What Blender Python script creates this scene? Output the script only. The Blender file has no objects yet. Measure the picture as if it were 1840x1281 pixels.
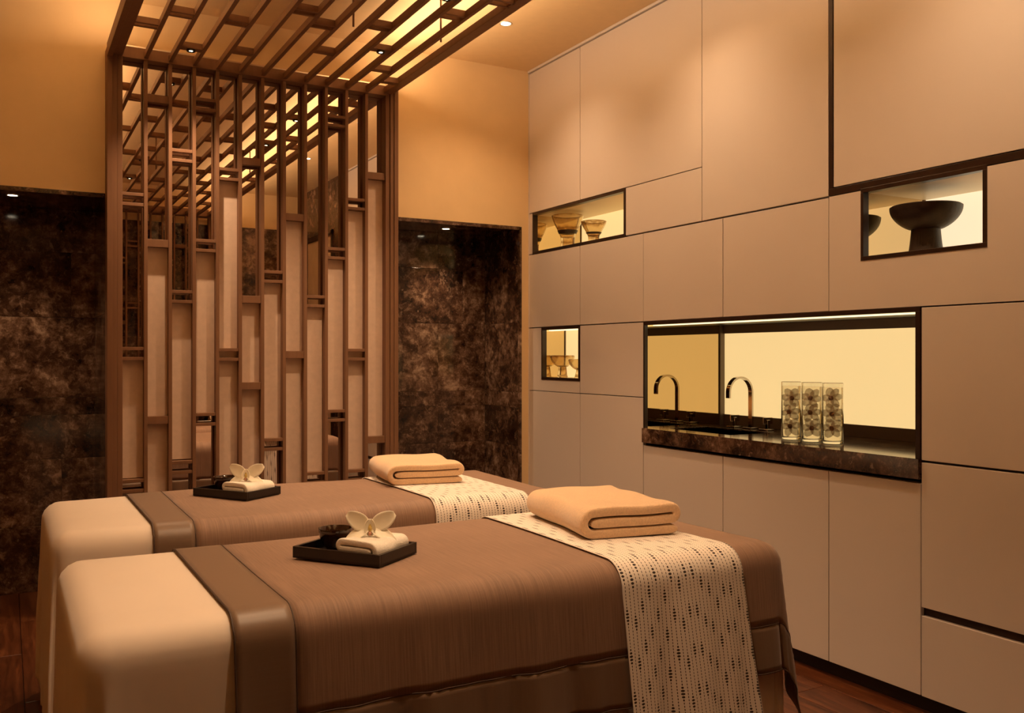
import bpy, bmesh, math, random
from mathutils import Vector, Matrix
random.seed(7)
PI = math.pi
scn = bpy.context.scene
C = scn.collection

# ------------------------------------------------------------------ camera
cam_d = bpy.data.cameras.new('camera')
cam_d.sensor_width = 36.0
cam_d.lens = 31.95
cam_d.clip_start = 0.05
cam = bpy.data.objects.new('camera', cam_d)
C.objects.link(cam)
cam.location = (0, 0, 1.25)
cam.rotation_euler = (PI/2, 0, -math.atan(910/1633))
scn.camera = cam

# ------------------------------------------------------------------ world, exposure
world = bpy.data.worlds.new('world')
scn.world = world
world.use_nodes = True
world.node_tree.nodes['Background'].inputs[0].default_value = (0.9, 0.6, 0.35, 1)
world.node_tree.nodes['Background'].inputs[1].default_value = 0.0
scn.view_settings.view_transform = 'Standard'
scn.view_settings.look = 'None'
scn.view_settings.gamma = 1
scn.view_settings.use_curve_mapping = False
scn.view_settings.exposure = 0.35
WARM = (1.0, 0.66, 0.385)
W_DOWN = 31.0      # each ceiling downlight
W_COVE = 14.0      # each cove strip above the trellis
W_SPOT = 54.0       # small spots in the trellis and the niches
E_NICHE = 0.84
W_NICHE = 20.0     # downlight in each marble recess

def spot(loc, power, angle=120, blend=0.9, radius=0.05, target=None, color=WARM, name='downlight_beam'):
    d = bpy.data.lights.new(name, 'SPOT')
    d.energy = power; d.color = color; d.spot_size = math.radians(angle); d.spot_blend = blend
    d.shadow_soft_size = radius
    o = bpy.data.objects.new(name, d); C.objects.link(o); o.location = loc
    if target:
        v = Vector(target)-Vector(loc); o.rotation_euler = v.to_track_quat('-Z', 'Y').to_euler()
    return o

def strip(loc, sx, sy, power, rot=(0, 0, 0), color=WARM):
    d = bpy.data.lights.new('cove_light', 'AREA'); d.shape = 'RECTANGLE'; d.size = sx; d.size_y = sy
    d.energy = power; d.color = color
    o = bpy.data.objects.new('cove_light', d); C.objects.link(o); o.location = loc; o.rotation_euler = rot
    return o

# LED strips lying on top of the trellis side beams, shining up at the ceiling
strip((1.893, 2.33, 2.757), 0.03, 4.76, W_COVE*1.5, (PI, 0.30, 0))
strip((0.441, 2.3, 2.757), 0.03, 4.7, W_COVE*1.4, (PI, -0.15, 0))

# ------------------------------------------------------------------ helpers: materials
def nmat(name):
    m = bpy.data.materials.new(name); m.use_nodes = True
    nt = m.node_tree; nt.nodes.clear()
    out = nt.nodes.new('ShaderNodeOutputMaterial'); b = nt.nodes.new('ShaderNodeBsdfPrincipled')
    nt.links.new(b.outputs[0], out.inputs[0])
    return m, nt, b

def lin(r, g, b):
    f = lambda c: ((c/255+0.055)/1.055)**2.4 if c/255 > 0.04045 else c/255/12.92
    return (f(r), f(g), f(b), 1)

def ramp(nt, fac, stops):
    n = nt.nodes.new('ShaderNodeValToRGB'); e = n.color_ramp.elements
    while len(e) < len(stops): e.new(0.5)
    for i, (p, c) in enumerate(stops): e[i].position = p; e[i].color = c
    nt.links.new(fac, n.inputs[0]); return n.outputs[0]

def coord(nt, kind='Object', scale=(1, 1, 1), rnd=0):
    tc = nt.nodes.new('ShaderNodeTexCoord'); mp = nt.nodes.new('ShaderNodeMapping')
    mp.inputs['Scale'].default_value = scale
    nt.links.new(tc.outputs[kind], mp.inputs[0])
    if rnd:
        oi = nt.nodes.new('ShaderNodeObjectInfo'); mu = nt.nodes.new('ShaderNodeMath'); mu.operation = 'MULTIPLY'
        mu.inputs[1].default_value = rnd; nt.links.new(oi.outputs['Random'], mu.inputs[0])
        nt.links.new(mu.outputs[0], mp.inputs['Location'])
    return mp.outputs[0]

def noise(nt, vec, scale, detail=4, rough=0.55, dist=0):
    n = nt.nodes.new('ShaderNodeTexNoise'); n.inputs['Scale'].default_value = scale
    n.inputs['Detail'].default_value = detail; n.inputs['Roughness'].default_value = rough
    n.inputs['Distortion'].default_value = dist
    nt.links.new(vec, n.inputs['Vector']); return n.outputs['Fac']

def bump(nt, b, h, strength, dist=0.002):
    n = nt.nodes.new('ShaderNodeBump'); n.inputs['Strength'].default_value = strength
    n.inputs['Distance'].default_value = dist
    nt.links.new(h, n.inputs['Height']); nt.links.new(n.outputs[0], b.inputs['Normal'])

def mth(nt, op, a, b=None):
    n = nt.nodes.new('ShaderNodeMath'); n.operation = op
    for i, x in enumerate((a, b)):
        if x is None: continue
        if isinstance(x, (int, float)): n.inputs[i].default_value = x
        else: nt.links.new(x, n.inputs[i])
    return n.outputs[0]

def mixc(nt, fac, a, b, mode='MIX'):
    n = nt.nodes.new('ShaderNodeMix'); n.data_type = 'RGBA'; n.blend_type = mode
    for k, x in ((0, fac), (6, a), (7, b)):
        if isinstance(x, (int, float, tuple)): n.inputs[k].default_value = x
        else: nt.links.new(x, n.inputs[k])
    return n.outputs[2]

M = {}
def plain(key, col, rough=0.5, metal=0, var=0.0, scale=20, spec=0.5, bmp=0, bscale=200, coat=0, sheen=0, kind='Object'):
    m, nt, b = nmat(key)
    b.inputs['Roughness'].default_value = rough; b.inputs['Metallic'].default_value = metal
    b.inputs['Specular IOR Level'].default_value = spec
    b.inputs['Coat Weight'].default_value = coat; b.inputs['Coat Roughness'].default_value = 0.08
    b.inputs['Sheen Weight'].default_value = sheen
    v = coord(nt, kind)
    n = noise(nt, v, scale)
    d = tuple(c*(1-var) for c in col[:3])+(1,); l = tuple(min(1, c*(1+var)) for c in col[:3])+(1,)
    nt.links.new(ramp(nt, n, [(0.3, d), (0.7, l)]), b.inputs['Base Color'])
    if bmp: bump(nt, b, noise(nt, v, bscale, 3), bmp)
    M[key] = m; return m

plain('plaster', (0.84, 0.62, 0.34, 1), 0.55, var=0.05, scale=3, bmp=0.08, bscale=60)
plain('ceiling', (0.84, 0.62, 0.34, 1), 0.7, var=0.02)
plain('lacquer', (0.77, 0.70, 0.65, 1), 0.30, var=0.015, scale=2, spec=0.45)
plain('dark_wood', (0.028, 0.011, 0.006, 1), 0.35, var=0.3, scale=30)
plain('kick', (0.012, 0.006, 0.004, 1), 0.5)
plain('tray_black', (0.010, 0.005, 0.004, 1), 0.28, var=0.2)
plain('cup', (0.030, 0.011, 0.005, 1), 0.08, var=0.4, scale=40, coat=0.6)
plain('chrome', (0.55, 0.5, 0.45, 1), 0.06, metal=1)
plain('trim_metal', (0.17, 0.12, 0.08, 1), 0.35, metal=0.25)
plain('panel_fabric', (0.70, 0.53, 0.42, 1), 0.75, var=0.05, scale=35, bmp=0.15, bscale=250)
plain('towel_tan', (0.80, 0.55, 0.33, 1), 0.95, var=0.10, scale=160, bmp=1.0, bscale=420, sheen=0.5)
plain('towel_white', (0.86, 0.80, 0.70, 1), 0.95, var=0.06, scale=200, bmp=0.9, bscale=480, sheen=0.4)
plain('sheet', (0.77, 0.66, 0.565, 1), 0.8, var=0.02, scale=4, bmp=0.05, bscale=700, sheen=0.3)
plain('petal', (0.90, 0.83, 0.66, 1), 0.55, var=0.05, scale=30)
plain('lip', (0.80, 0.52, 0.16, 1), 0.5, var=0.5, scale=260)
plain('column', (0.55, 0.28, 0.18, 1), 0.5, var=0.3, scale=90)
plain('pedestal_bowl', (0.020, 0.009, 0.005, 1), 0.45, var=0.5, scale=25, bmp=0.4, bscale=90)
plain('ring_metal', (0.7, 0.6, 0.5, 1), 0.35, metal=0.6)
plain('black_metal', (0.012, 0.009, 0.008, 1), 0.4)
plain('niche_cream', (0.86, 0.72, 0.50, 1), 0.45)
plain('door_cream', (0.72, 0.58, 0.44, 1), 0.4, var=0.08, scale=6)
m, nt, b = nmat('orchid_water'); M['orchid_water'] = m
nt.nodes.remove(b); out = nt.nodes['Material Output']; tr_ = nt.nodes.new('ShaderNodeBsdfTranslucent'); df_ = nt.nodes.new('ShaderNodeBsdfDiffuse'); mx_ = nt.nodes.new('ShaderNodeMixShader')
cc_ = ramp(nt, noise(nt, coord(nt, 'Object'), 60, 3), [(0.3, (0.80, 0.54, 0.32, 1)), (0.7, (0.96, 0.76, 0.52, 1))])
nt.links.new(cc_, tr_.inputs[0]); nt.links.new(cc_, df_.inputs[0]); mx_.inputs[0].default_value = 0.30
nt.links.new(tr_.outputs[0], mx_.inputs[1]); nt.links.new(df_.outputs[0], mx_.inputs[2]); tp_ = nt.nodes.new('ShaderNodeBsdfTransparent'); m2_ = nt.nodes.new('ShaderNodeMixShader'); m2_.inputs[0].default_value = 0.30
nt.links.new(mx_.outputs[0], m2_.inputs[1]); nt.links.new(tp_.outputs[0], m2_.inputs[2]); nt.links.new(m2_.outputs[0], out.inputs[0])

# bronze lacquered timber for the lattice
m, nt, b = nmat('bronze_wood'); M['bronze_wood'] = m
v = coord(nt, 'Object', (40, 40, 2.0), 5)
n = noise(nt, v, 1.0, 6)
nt.links.new(ramp(nt, n, [(0.3, (0.205, 0.103, 0.056, 1)), (0.75, (0.245, 0.126, 0.070, 1))]), b.inputs['Base Color'])
b.inputs['Roughness'].default_value = 0.50; b.inputs['Metallic'].default_value = 0.05; b.inputs['Specular IOR Level'].default_value = 0.3

# polished dark emperador marble, one cut per slab
m, nt, b = nmat('marble'); M['marble'] = m
v = coord(nt, 'Object', (1, 1, 1), 40)
n1 = noise(nt, v, 4.2, 15, 0.70, 0.25); n2 = noise(nt, v, 17, 15, 0.76, 0.35); n3 = noise(nt, v, 85, 8, 0.7, 0.2); n4 = noise(nt, v, 3.4, 9, 0.62, 0.9)
vo = nt.nodes.new('ShaderNodeTexVoronoi'); vo.feature = 'F1'; vo.inputs['Scale'].default_value = 30
wv = nt.nodes.new('ShaderNodeVectorMath'); wv.operation = 'ADD'
nz = nt.nodes.new('ShaderNodeTexNoise'); nz.inputs['Scale'].default_value = 22; nz.inputs['Detail'].default_value = 6
nt.links.new(v, nz.inputs['Vector']); sc_ = nt.nodes.new('ShaderNodeVectorMath'); sc_.operation = 'SCALE'; sc_.inputs['Scale'].default_value = 0.10
nt.links.new(nz.outputs['Color'], sc_.inputs[0]); nt.links.new(v, wv.inputs[0]); nt.links.new(sc_.outputs[0], wv.inputs[1])
nt.links.new(wv.outputs[0], vo.inputs['Vector'])
sp = nt.nodes.new('ShaderNodeSeparateColor'); nt.links.new(vo.outputs['Color'], sp.inputs[0])
mix_ = mth(nt, 'ADD', mth(nt, 'MULTIPLY', n1, 0.50), mth(nt, 'MULTIPLY', n2, 0.50))
mix_ = mth(nt, 'ADD', mix_, mth(nt, 'MULTIPLY', mth(nt, 'SUBTRACT', sp.outputs[0], 0.5), 0.05))
oi_ = nt.nodes.new('ShaderNodeObjectInfo')
mix_ = mth(nt, 'ADD', mix_, mth(nt, 'MULTIPLY', mth(nt, 'SUBTRACT', oi_.outputs['Random'], 0.40), 0.075))
base = ramp(nt, mix_, [(0.40, (0.012, 0.005, 0.003, 1)), (0.49, (0.060, 0.029, 0.017, 1)), (0.56, (0.17, 0.098, 0.062, 1)), (0.66, (0.50, 0.35, 0.25, 1))])
vein = ramp(nt, mth(nt, 'ABSOLUTE', mth(nt, 'SUBTRACT', n4, 0.5)), [(0.0, (0.55, 0.55, 0.55, 1)), (0.009, (0, 0, 0, 1))])
frag = ramp(nt, sp.outputs[1], [(0.90, (0, 0, 0, 1)), (0.97, (0.40, 0.40, 0.40, 1))])
frag = mth(nt, 'MULTIPLY', frag, ramp(nt, vo.outputs['Distance'], [(0.20, (1, 1, 1, 1)), (0.42, (0, 0, 0, 1))]))
speck = ramp(nt, n3, [(0.63, (0, 0, 0, 1)), (0.72, (0.45, 0.45, 0.45, 1))])
c = mixc(nt, mth(nt, 'MULTIPLY', vein, ramp(nt, n2, [(0.45, (0, 0, 0, 1)), (0.6, (1, 1, 1, 1))])), base, (0.46, 0.31, 0.21, 1))
c = mixc(nt, frag, c, (0.50, 0.34, 0.23, 1)); c = mixc(nt, speck, c, (0.48, 0.33, 0.22, 1))
nt.links.new(c, b.inputs['Base Color']); b.inputs['Roughness'].default_value = 0.10

# floor planks
m, nt, b = nmat('floor_wood'); M['floor_wood'] = m
v = coord(nt, 'Object', (14, 1.2, 14), 30)
n1 = noise(nt, v, 2.5, 8, 0.65, 0.5)
nt.links.new(ramp(nt, n1, [(0.30, (0.030, 0.008, 0.003, 1)), (0.52, (0.095, 0.028, 0.010, 1)), (0.75, (0.21, 0.072, 0.026, 1))]), b.inputs['Base Color'])
b.inputs['Roughness'].default_value = 0.28
bump(nt, b, n1, 0.25, 0.003)

# mirrors
def mirror(key, col, rough=0.0):
    m, nt, b = nmat(key); b.inputs['Base Color'].default_value = col; b.inputs['Metallic'].default_value = 1
    b.inputs['Roughness'].default_value = rough; M[key] = m
mirror('mirror', (0.86, 0.78, 0.72, 1)); mirror('bronze_mirror', (0.66, 0.50, 0.28, 1), 0.015)

# emissive
def emit(key, col, s):
    m, nt, b = nmat(key); b.inputs['Base Color'].default_value = (0.8, 0.7, 0.5, 1)
    b.inputs['Emission Color'].default_value = col; b.inputs['Emission Strength'].default_value = s; b.inputs['Roughness'].default_value = 0.25
    M[key] = m
emit('lamp', (1, 0.86, 0.62, 1), 14)
emit('backlit_panel', (1.0, 0.70, 0.30, 1), 0.80*E_NICHE)
emit('backlit_white', (1.0, 0.82, 0.55, 1), 0.85*E_NICHE)
emit('led_bar', (1.0, 0.80, 0.45, 1), 1.6*E_NICHE)

# glass
def glass(key, col, rough=0.0, ior=1.45):
    m, nt, b = nmat(key); b.inputs['Base Color'].default_value = col; b.inputs['Transmission Weight'].default_value = 1
    b.inputs['Roughness'].default_value = rough; b.inputs['IOR'].default_value = ior; M[key] = m
glass('glass', (0.98, 0.97, 0.94, 1)); glass('water', (0.97, 0.93, 0.84, 1), 0, 1.33)
# smoky banded glass
m, nt, b = nmat('smoky_glass'); M['smoky_glass'] = m
tc = nt.nodes.new('ShaderNodeTexCoord'); sx = nt.nodes.new('ShaderNodeSeparateXYZ'); nt.links.new(tc.outputs['Object'], sx.inputs[0])
nn = noise(nt, tc.outputs['Object'], 30, 3)
w = mth(nt, 'SINE', mth(nt, 'ADD', mth(nt, 'MULTIPLY', sx.outputs[2], 75), mth(nt, 'MULTIPLY', nn, 3)))
nt.links.new(ramp(nt, w, [(0.2, (0.90, 0.78, 0.56, 1)), (0.75, (0.78, 0.62, 0.40, 1)), (1.0, (0.45, 0.30, 0.15, 1))]), b.inputs['Base Color'])
b.inputs['Transmission Weight'].default_value = 0.92; b.inputs['Roughness'].default_value = 0.06; b.inputs['IOR'].default_value = 1.3

# blanket: slubbed silk with streaks along the drop; satin border
def silk(key, dark, light, rough, amp, spec=0.5):
    m, nt, b = nmat(key); M[key] = m
    v = coord(nt, 'UV', (260, 7, 1)); v2 = coord(nt, 'UV', (60, 900, 1)); v3 = coord(nt, 'UV', (3, 3, 1))
    a = mth(nt, 'ADD', mth(nt, 'MULTIPLY', noise(nt, v, 1, 4), amp), mth(nt, 'MULTIPLY', noise(nt, v2, 1, 2), 0.12))
    a = mth(nt, 'ADD', a, mth(nt, 'MULTIPLY', noise(nt, v3, 1, 3), 0.25))
    h = 0.5*(amp+0.37)
    nt.links.new(ramp(nt, a, [(h-0.16, dark), (h+0.16, light)]), b.inputs['Base Color'])
    b.inputs['Roughness'].default_value = rough; b.inputs['Sheen Weight'].default_value = 0.25
    b.inputs['Specular IOR Level'].default_value = spec
    bump(nt, b, a, 0.15, 0.001)
silk('silk', (0.175, 0.099, 0.062, 1), (0.31, 0.182, 0.118, 1), 0.66, 0.55, 0.35)
silk('satin', (0.150, 0.090, 0.055, 1), (0.21, 0.130, 0.080, 1), 0.42, 0.15, 0.4)
plain('piping', (0.07, 0.038, 0.024, 1), 0.6)

# runner: cream cloth printed with dotted lines that swell now and then
m, nt, b = nmat('runner_cloth'); M['runner_cloth'] = m
tc = nt.nodes.new('ShaderNodeTexCoord'); sx = nt.nodes.new('ShaderNodeSeparateXYZ'); nt.links.new(tc.outputs['UV'], sx.inputs[0])
U = mth(nt, 'DIVIDE', sx.outputs[0], 0.0122); ci = mth(nt, 'FLOOR', U); fu = mth(nt, 'SUBTRACT', mth(nt, 'FRACT', U), 0.5)
wn = nt.nodes.new('ShaderNodeTexWhiteNoise'); wn.noise_dimensions = '1D'; nt.links.new(ci, wn.inputs['W']); rv = wn.outputs['Value']
V = mth(nt, 'ADD', mth(nt, 'DIVIDE', sx.outputs[1], 0.0078), mth(nt, 'MULTIPLY', rv, 9.0)); fv = mth(nt, 'SUBTRACT', mth(nt, 'FRACT', V), 0.5)
vq = mth(nt, 'FLOOR', V)
sw = mth(nt, 'SINE', mth(nt, 'ADD', mth(nt, 'MULTIPLY', vq, 0.50), mth(nt, 'MULTIPLY', rv, 50)))
sw = mth(nt, 'POWER', mth(nt, 'MAXIMUM', sw, 0.0), 1.6)
even = mth(nt, 'LESS_THAN', mth(nt, 'FRACT', mth(nt, 'MULTIPLY', ci, 0.5)), 0.25)
hw = mth(nt, 'ADD', 0.088, mth(nt, 'MULTIPLY', mth(nt, 'MULTIPLY', sw, even), 0.33))
e1 = mth(nt, 'POWER', mth(nt, 'DIVIDE', mth(nt, 'ABSOLUTE', fu), hw), 2.0)
e2 = mth(nt, 'POWER', mth(nt, 'DIVIDE', mth(nt, 'ABSOLUTE', fv), 0.36), 2.0)
dot = mth(nt, 'LESS_THAN', mth(nt, 'ADD', e1, e2), 1.0)
nt.links.new(mixc(nt, dot, (0.84, 0.76, 0.68, 1), (0.035, 0.018, 0.012, 1)), b.inputs['Base Color'])
b.inputs['Roughness'].default_value = 0.75; b.inputs['Sheen Weight'].default_value = 0.2

# ------------------------------------------------------------------ helpers: meshes
class MB:
    def __init__(s): s.v = []; s.f = []; s.uv = []; s.has_uv = False
    def add(s, vs, fs, uvs=None):
        o = len(s.v); s.v += [tuple(p) for p in vs]; s.f += [tuple(i+o for i in f) for f in fs]
        if uvs: s.has_uv = True; s.uv += list(uvs)
        else: s.uv += [(0, 0)]*len(vs)
        return s
    def box(s, x0, x1, y0, y1, z0, z1, bev=0.0):
        x0, x1 = sorted((x0, x1)); y0, y1 = sorted((y0, y1)); z0, z1 = sorted((z0, z1))
        if bev <= 0:
            vs = [(x, y, z) for x in (x0, x1) for y in (y0, y1) for z in (z0, z1)]
            fs = [(0, 1, 3, 2), (4, 6, 7, 5), (0, 4, 5, 1), (2, 3, 7, 6), (0, 2, 6, 4), (1, 5, 7, 3)]
            return s.add(vs, fs)
        bm = bmesh.new(); bmesh.ops.create_cube(bm, size=1)
        for p in bm.verts:
            p.co = Vector(((x0+x1)/2+p.co.x*(x1-x0), (y0+y1)/2+p.co.y*(y1-y0), (z0+z1)/2+p.co.z*(z1-z0)))
        bmesh.ops.bevel(bm, geom=bm.edges[:], offset=min(bev, 0.45*min(x1-x0, y1-y0, z1-z0)), segments=2, affect='EDGES', profile=0.5)
        bm.verts.index_update()
        s.add([p.co[:] for p in bm.verts], [[q.index for q in f.verts] for f in bm.faces]); bm.free(); return s
    def lathe(s, prof, cx=0, cy=0, n=32):
        vs = []; fs = []
        for i in range(n):
            a = 2*PI*i/n
            for (r, z) in prof: vs.append((cx+r*math.cos(a), cy+r*math.sin(a), z))
        k = len(prof)
        for i in range(n):
            j = (i+1) % n
            for q in range(k-1): fs.append((i*k+q, j*k+q, j*k+q+1, i*k+q+1))
        return s.add(vs, fs)
    def tube(s, pts, r, n=8, cap=True):
        pts = [Vector(p) for p in pts]; vs = []; fs = []
        for i, p in enumerate(pts):
            t = (pts[min(i+1, len(pts)-1)]-pts[max(i-1, 0)]).normalized()
            a = Vector((0, 0, 1)) if abs(t.z) < 0.9 else Vector((1, 0, 0))
            x = t.cross(a).normalized(); y = t.cross(x)
            for k in range(n):
                th = 2*PI*k/n; vs.append(p+x*r*math.cos(th)+y*r*math.sin(th))
        for i in range(len(pts)-1):
            for k in range(n): fs.append((i*n+k, i*n+(k+1) % n, (i+1)*n+(k+1) % n, (i+1)*n+k))
        if cap: fs.append(tuple(range(n))[::-1]); fs.append(tuple((len(pts)-1)*n+k for k in range(n)))
        return s.add(vs, fs)
    def prism_x(s, poly, x0, x1):      # polygon of (y, z) extruded along x
        n = len(poly); vs = [(x0, y, z) for y, z in poly]+[(x1, y, z) for y, z in poly]
        fs = [tuple(range(n)), tuple(range(n, 2*n))[::-1]]+[(i, (i+1) % n, n+(i+1) % n, n+i) for i in range(n)]
        return s.add(vs, fs)
    def grid(s, fn, us, vs_):          # fn(u, v) -> point; uv in metres
        P = []; UVs = []; F = []
        for u in us:
            for v in vs_: P.append(fn(u, v)); UVs.append((u, v))
        k = len(vs_)
        for i in range(len(us)-1):
            for j in range(k-1): F.append((i*k+j, (i+1)*k+j, (i+1)*k+j+1, i*k+j+1))
        return s.add(P, F, UVs)
    def build(s, name, mat, parent=None, smooth=False, local=False, sharp=None):
        me = bpy.data.meshes.new(name); me.from_pydata(s.v, [], s.f)
        if s.has_uv:
            l = me.uv_layers.new(name='UVMap')
            for lp in me.loops: l.data[lp.index].uv = s.uv[lp.vertex_index]
        bm = bmesh.new(); bm.from_mesh(me); bmesh.ops.recalc_face_normals(bm, faces=bm.faces[:]); bm.to_mesh(me); bm.free()
        if smooth:
            for p in me.polygons: p.use_smooth = True
            if sharp is not None: me.set_sharp_from_angle(angle=math.radians(sharp))
        me.materials.append(M[mat])
        o = bpy.data.objects.new(name, me); C.objects.link(o)
        if parent:
            o.parent = parent
            if not local and parent.type == 'EMPTY': o.matrix_parent_inverse = Matrix.Translation(-parent.location)
        return o

def tag(o, label, cat, group=None):
    o['label'] = label; o['category'] = cat
    if group: o['group'] = group
    return o
def thing(name, loc, label, cat, group=None, rz=0):
    o = bpy.data.objects.new(name, None); C.objects.link(o); o.location = loc; o.rotation_euler = (0, 0, rz)
    o.empty_display_size = 0.05
    return tag(o, label, cat, group)
def struct(o, label=None):
    o['kind'] = 'structure'
    if label: o['label'] = label
    return o
def dup(root, loc, rz, label):
    r = root.copy(); C.objects.link(r); r.location = loc; r.rotation_euler = (0, 0, rz); r['label'] = label
    for ch in list(root.children):
        c = ch.copy(); C.objects.link(c); c.parent = r
        for g in ch.children:
            d = g.copy(); C.objects.link(d); d.parent = c
    return r
def solid(o, t, off=1):
    md = o.modifiers.new('thickness', 'SOLIDIFY'); md.thickness = t; md.offset = off; return o
def subsurf(o, n=1):
    md = o.modifiers.new('smooth', 'SUBSURF'); md.levels = n; md.render_levels = n; return o

# ================================================================== THE ROOM
XL, XR, YB, YF, HC = -1.6, 2.81, 4.83, -0.27, 3.0
NH = 2.04                        # niche height
# floor
fl = struct(MB().box(XL-0.1, XR+0.6, YF-0.1, 5.6, -0.06, -0.018).build('floor', 'kick'), 'dark reddish hardwood plank floor')
pw = 0.166; x = XL; k = 0
while x < XR:
    y = YF-random.random()*1.1
    while y < 5.46:
        y1 = min(y+random.choice((0.9, 1.15, 1.4)), 5.47)
        MB().box(x+0.001, min(x+pw-0.001, XR+0.07), max(y, YF)+0.001, y1-0.001, -0.02, 0.0, 0.0015).build('plank', 'floor_wood', fl)
        y = y1
        if y >= 5.46: break
    x += pw
# ceiling
struct(MB().box(XL-0.1, XR+0.6, YF-0.1, YB+0.08, HC, HC+0.1).build('ceiling', 'ceiling'), 'plain cream plaster ceiling')
# back wall: plaster round the two niches
wb = MB()
wb.box(XL-0.1, XR+0.05, YB, YB+0.07, NH+0.004, HC)
wb.box(0.43, 1.905, YB, YB+0.07, 0, NH+0.004)
wb.box(2.752, XR+0.05, YB, YB+0.07, 0, NH+0.004)
wb_o = struct(wb.build('wall_back', 'plaster'), 'cream plaster wall behind the lattice screen')
# left wall
struct(MB().box(XL-0.1, XL, YF-0.1, 5.6, 0, HC).build('wall_left', 'plaster'))

ROWS = [0, 0.35, 0.70, 0.935, 1.03, 1.46, 1.81, NH]
def slabs_y(parent, x0, x1, y, zs, step, face=-1, t=0.02):
    # marble slabs on a wall of constant y, seen from smaller y
    for i in range(len(zs)-1):
        xs = [x0]; q = x0+step*(0.35+0.6*random.random()) if i % 2 else x0+step
        while q < x1-0.12: xs.append(q); q += step
        xs.append(x1)
        for a, c in zip(xs, xs[1:]):
            MB().box(a+0.0006, c-0.0006, y, y+t, zs[i]+0.0006, zs[i+1]-0.0006, 0.0008).build('marble_slab', 'marble', parent)
def slabs_x(parent, y0, y1, x, zs, step, t=0.02):
    for i in range(len(zs)-1):
        ys = [y0]; q = y0+step
        while q < y1-0.12: ys.append(q); q += step
        ys.append(y1)
        for a, c in zip(ys, ys[1:]):
            MB().box(x, x+t, a+0.0006, c-0.0006, zs[i]+0.0006, zs[i+1]-0.0006, 0.0008).build('marble_slab', 'marble', parent)
# left niche (deep) and right niche, lined with marble
wn = struct(MB().box(XL, 0.46, 5.475, 5.60, 0, NH+0.04).box(0.445, 0.50, YB+0.07, 5.60, 0, NH+0.04).box(XL, 0.46, YB+0.07, 5.6, NH+0.02, NH+0.08).build('wall_niche_left', 'kick'), 'deep recess lined with polished dark brown marble')
slabs_y(wn, XL, 0.43, 5.452, ROWS, 0.78)
slabs_x(wn, YB+0.001, 5.452, 0.425, ROWS, 0.8)
MB().box(XL, 0.425, YB+0.001, 5.452, NH, NH+0.02, 0.001).build('marble_slab', 'marble', wn)
MB().box(XL, 0.43, YB-0.004, YB+0.02, NH-0.018, NH+0.002, 0.001).build('edge_trim', 'marble', wn)
MB().box(0.424, 0.436, YB-0.004, YB+0.02, 0, NH+0.002, 0.001).build('edge_trim', 'marble', wn)
wr = struct(MB().box(1.88, 2.80, 5.315, 5.40, 0, NH+0.04).box(2.768, 2.80, YB+0.07, 5.40, 0, NH+0.04).box(1.86, 1.89, YB+0.07, 5.4, 0, NH+0.04).box(1.86, 2.80, YB+0.07, 5.4, NH+0.02, NH+0.08).build('wall_niche_right', 'kick'), 'shallow recess lined with mottled dark brown marble')
slabs_y(wr, 1.91, 2.746, 5.293, ROWS, 0.50)
slabs_x(wr, YB+0.001, 5.293, 2.746, ROWS, 0.6)
slabs_x(wr, YB+0.001, 5.293, 1.89, ROWS, 0.6)
MB().box(1.91, 2.746, YB+0.001, 5.293, NH, NH+0.02, 0.001).build('marble_slab', 'marble', wr)
MB().box(1.91, 2.752, YB-0.004, YB+0.02, NH-0.018, NH+0.002, 0.001).build('edge_trim', 'marble', wr)
MB().box(2.744, 2.758, YB-0.004, YB+0.02, 0, NH+0.002, 0.001).build('edge_trim', 'marble', wr)
# wall behind the camera and the marble end of the right wall (seen in the mirror)
wf = struct(MB().box(XL-0.1, XR+0.1, YF-0.1, YF-0.022, 0, HC).box(XL, XR, YF-0.022, YF, 2.63, HC).build('wall_front', 'plaster'))
slabs_y(wf, XL, XR, YF-0.021, [0, 0.35, 0.93, 1.45, 1.81, 2.63], 0.75, t=0.02)
we = struct(MB().box(XR+0.022, XR+0.10, YF-0.1, 1.40, 0, HC).build('wall_right_end', 'kick'), 'marble clad end of the cabinet wall')
slabs_x(we, 0.98, 1.40, XR, [0, 0.7, 1.46, 2.5, HC], 0.8)
slabs_x(we, YF, 0.06, XR, [0, 0.7, 1.46, 2.5, HC], 0.8)
MB().box(XR, XR+0.02, 0.06, 0.98, 2.50, HC-0.001, 0.001).build('marble_slab', 'marble', we)
d1 = struct(MB().box(XR+0.004, XR+0.022, 0.10, 0.93, 0, 2.45, 0.002).build('door_1', 'door_cream'), 'pale door set in the marble')
MB().box(XR-0.012, XR+0.02, 0.06, 0.10, 0, 2.50, 0.002).build('door_frame', 'dark_wood', d1)
MB().box(XR-0.012, XR+0.02, 0.93, 0.98, 0, 2.50, 0.002).build('door_frame', 'dark_wood', d1)
MB().box(XR-0.012, XR+0.02, 0.06, 0.98, 2.45, 2.50, 0.002).build('door_frame', 'dark_wood', d1)
MB().tube([(XR+0.004, 0.19, 1.0), (XR-0.04, 0.19, 1.0), (XR-0.04, 0.30, 1.0)], 0.008).build('door_handle', 'chrome', d1, smooth=True)

# ------------------------------------------------------------------ right wall: flush panels, niches, cabinets
YA, Y1, Y2, Y3, Y4, Y5, Y6, YE = 4.826, 4.261, 3.682, 3.241, 3.10, 2.50, 2.09, 1.402
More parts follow.
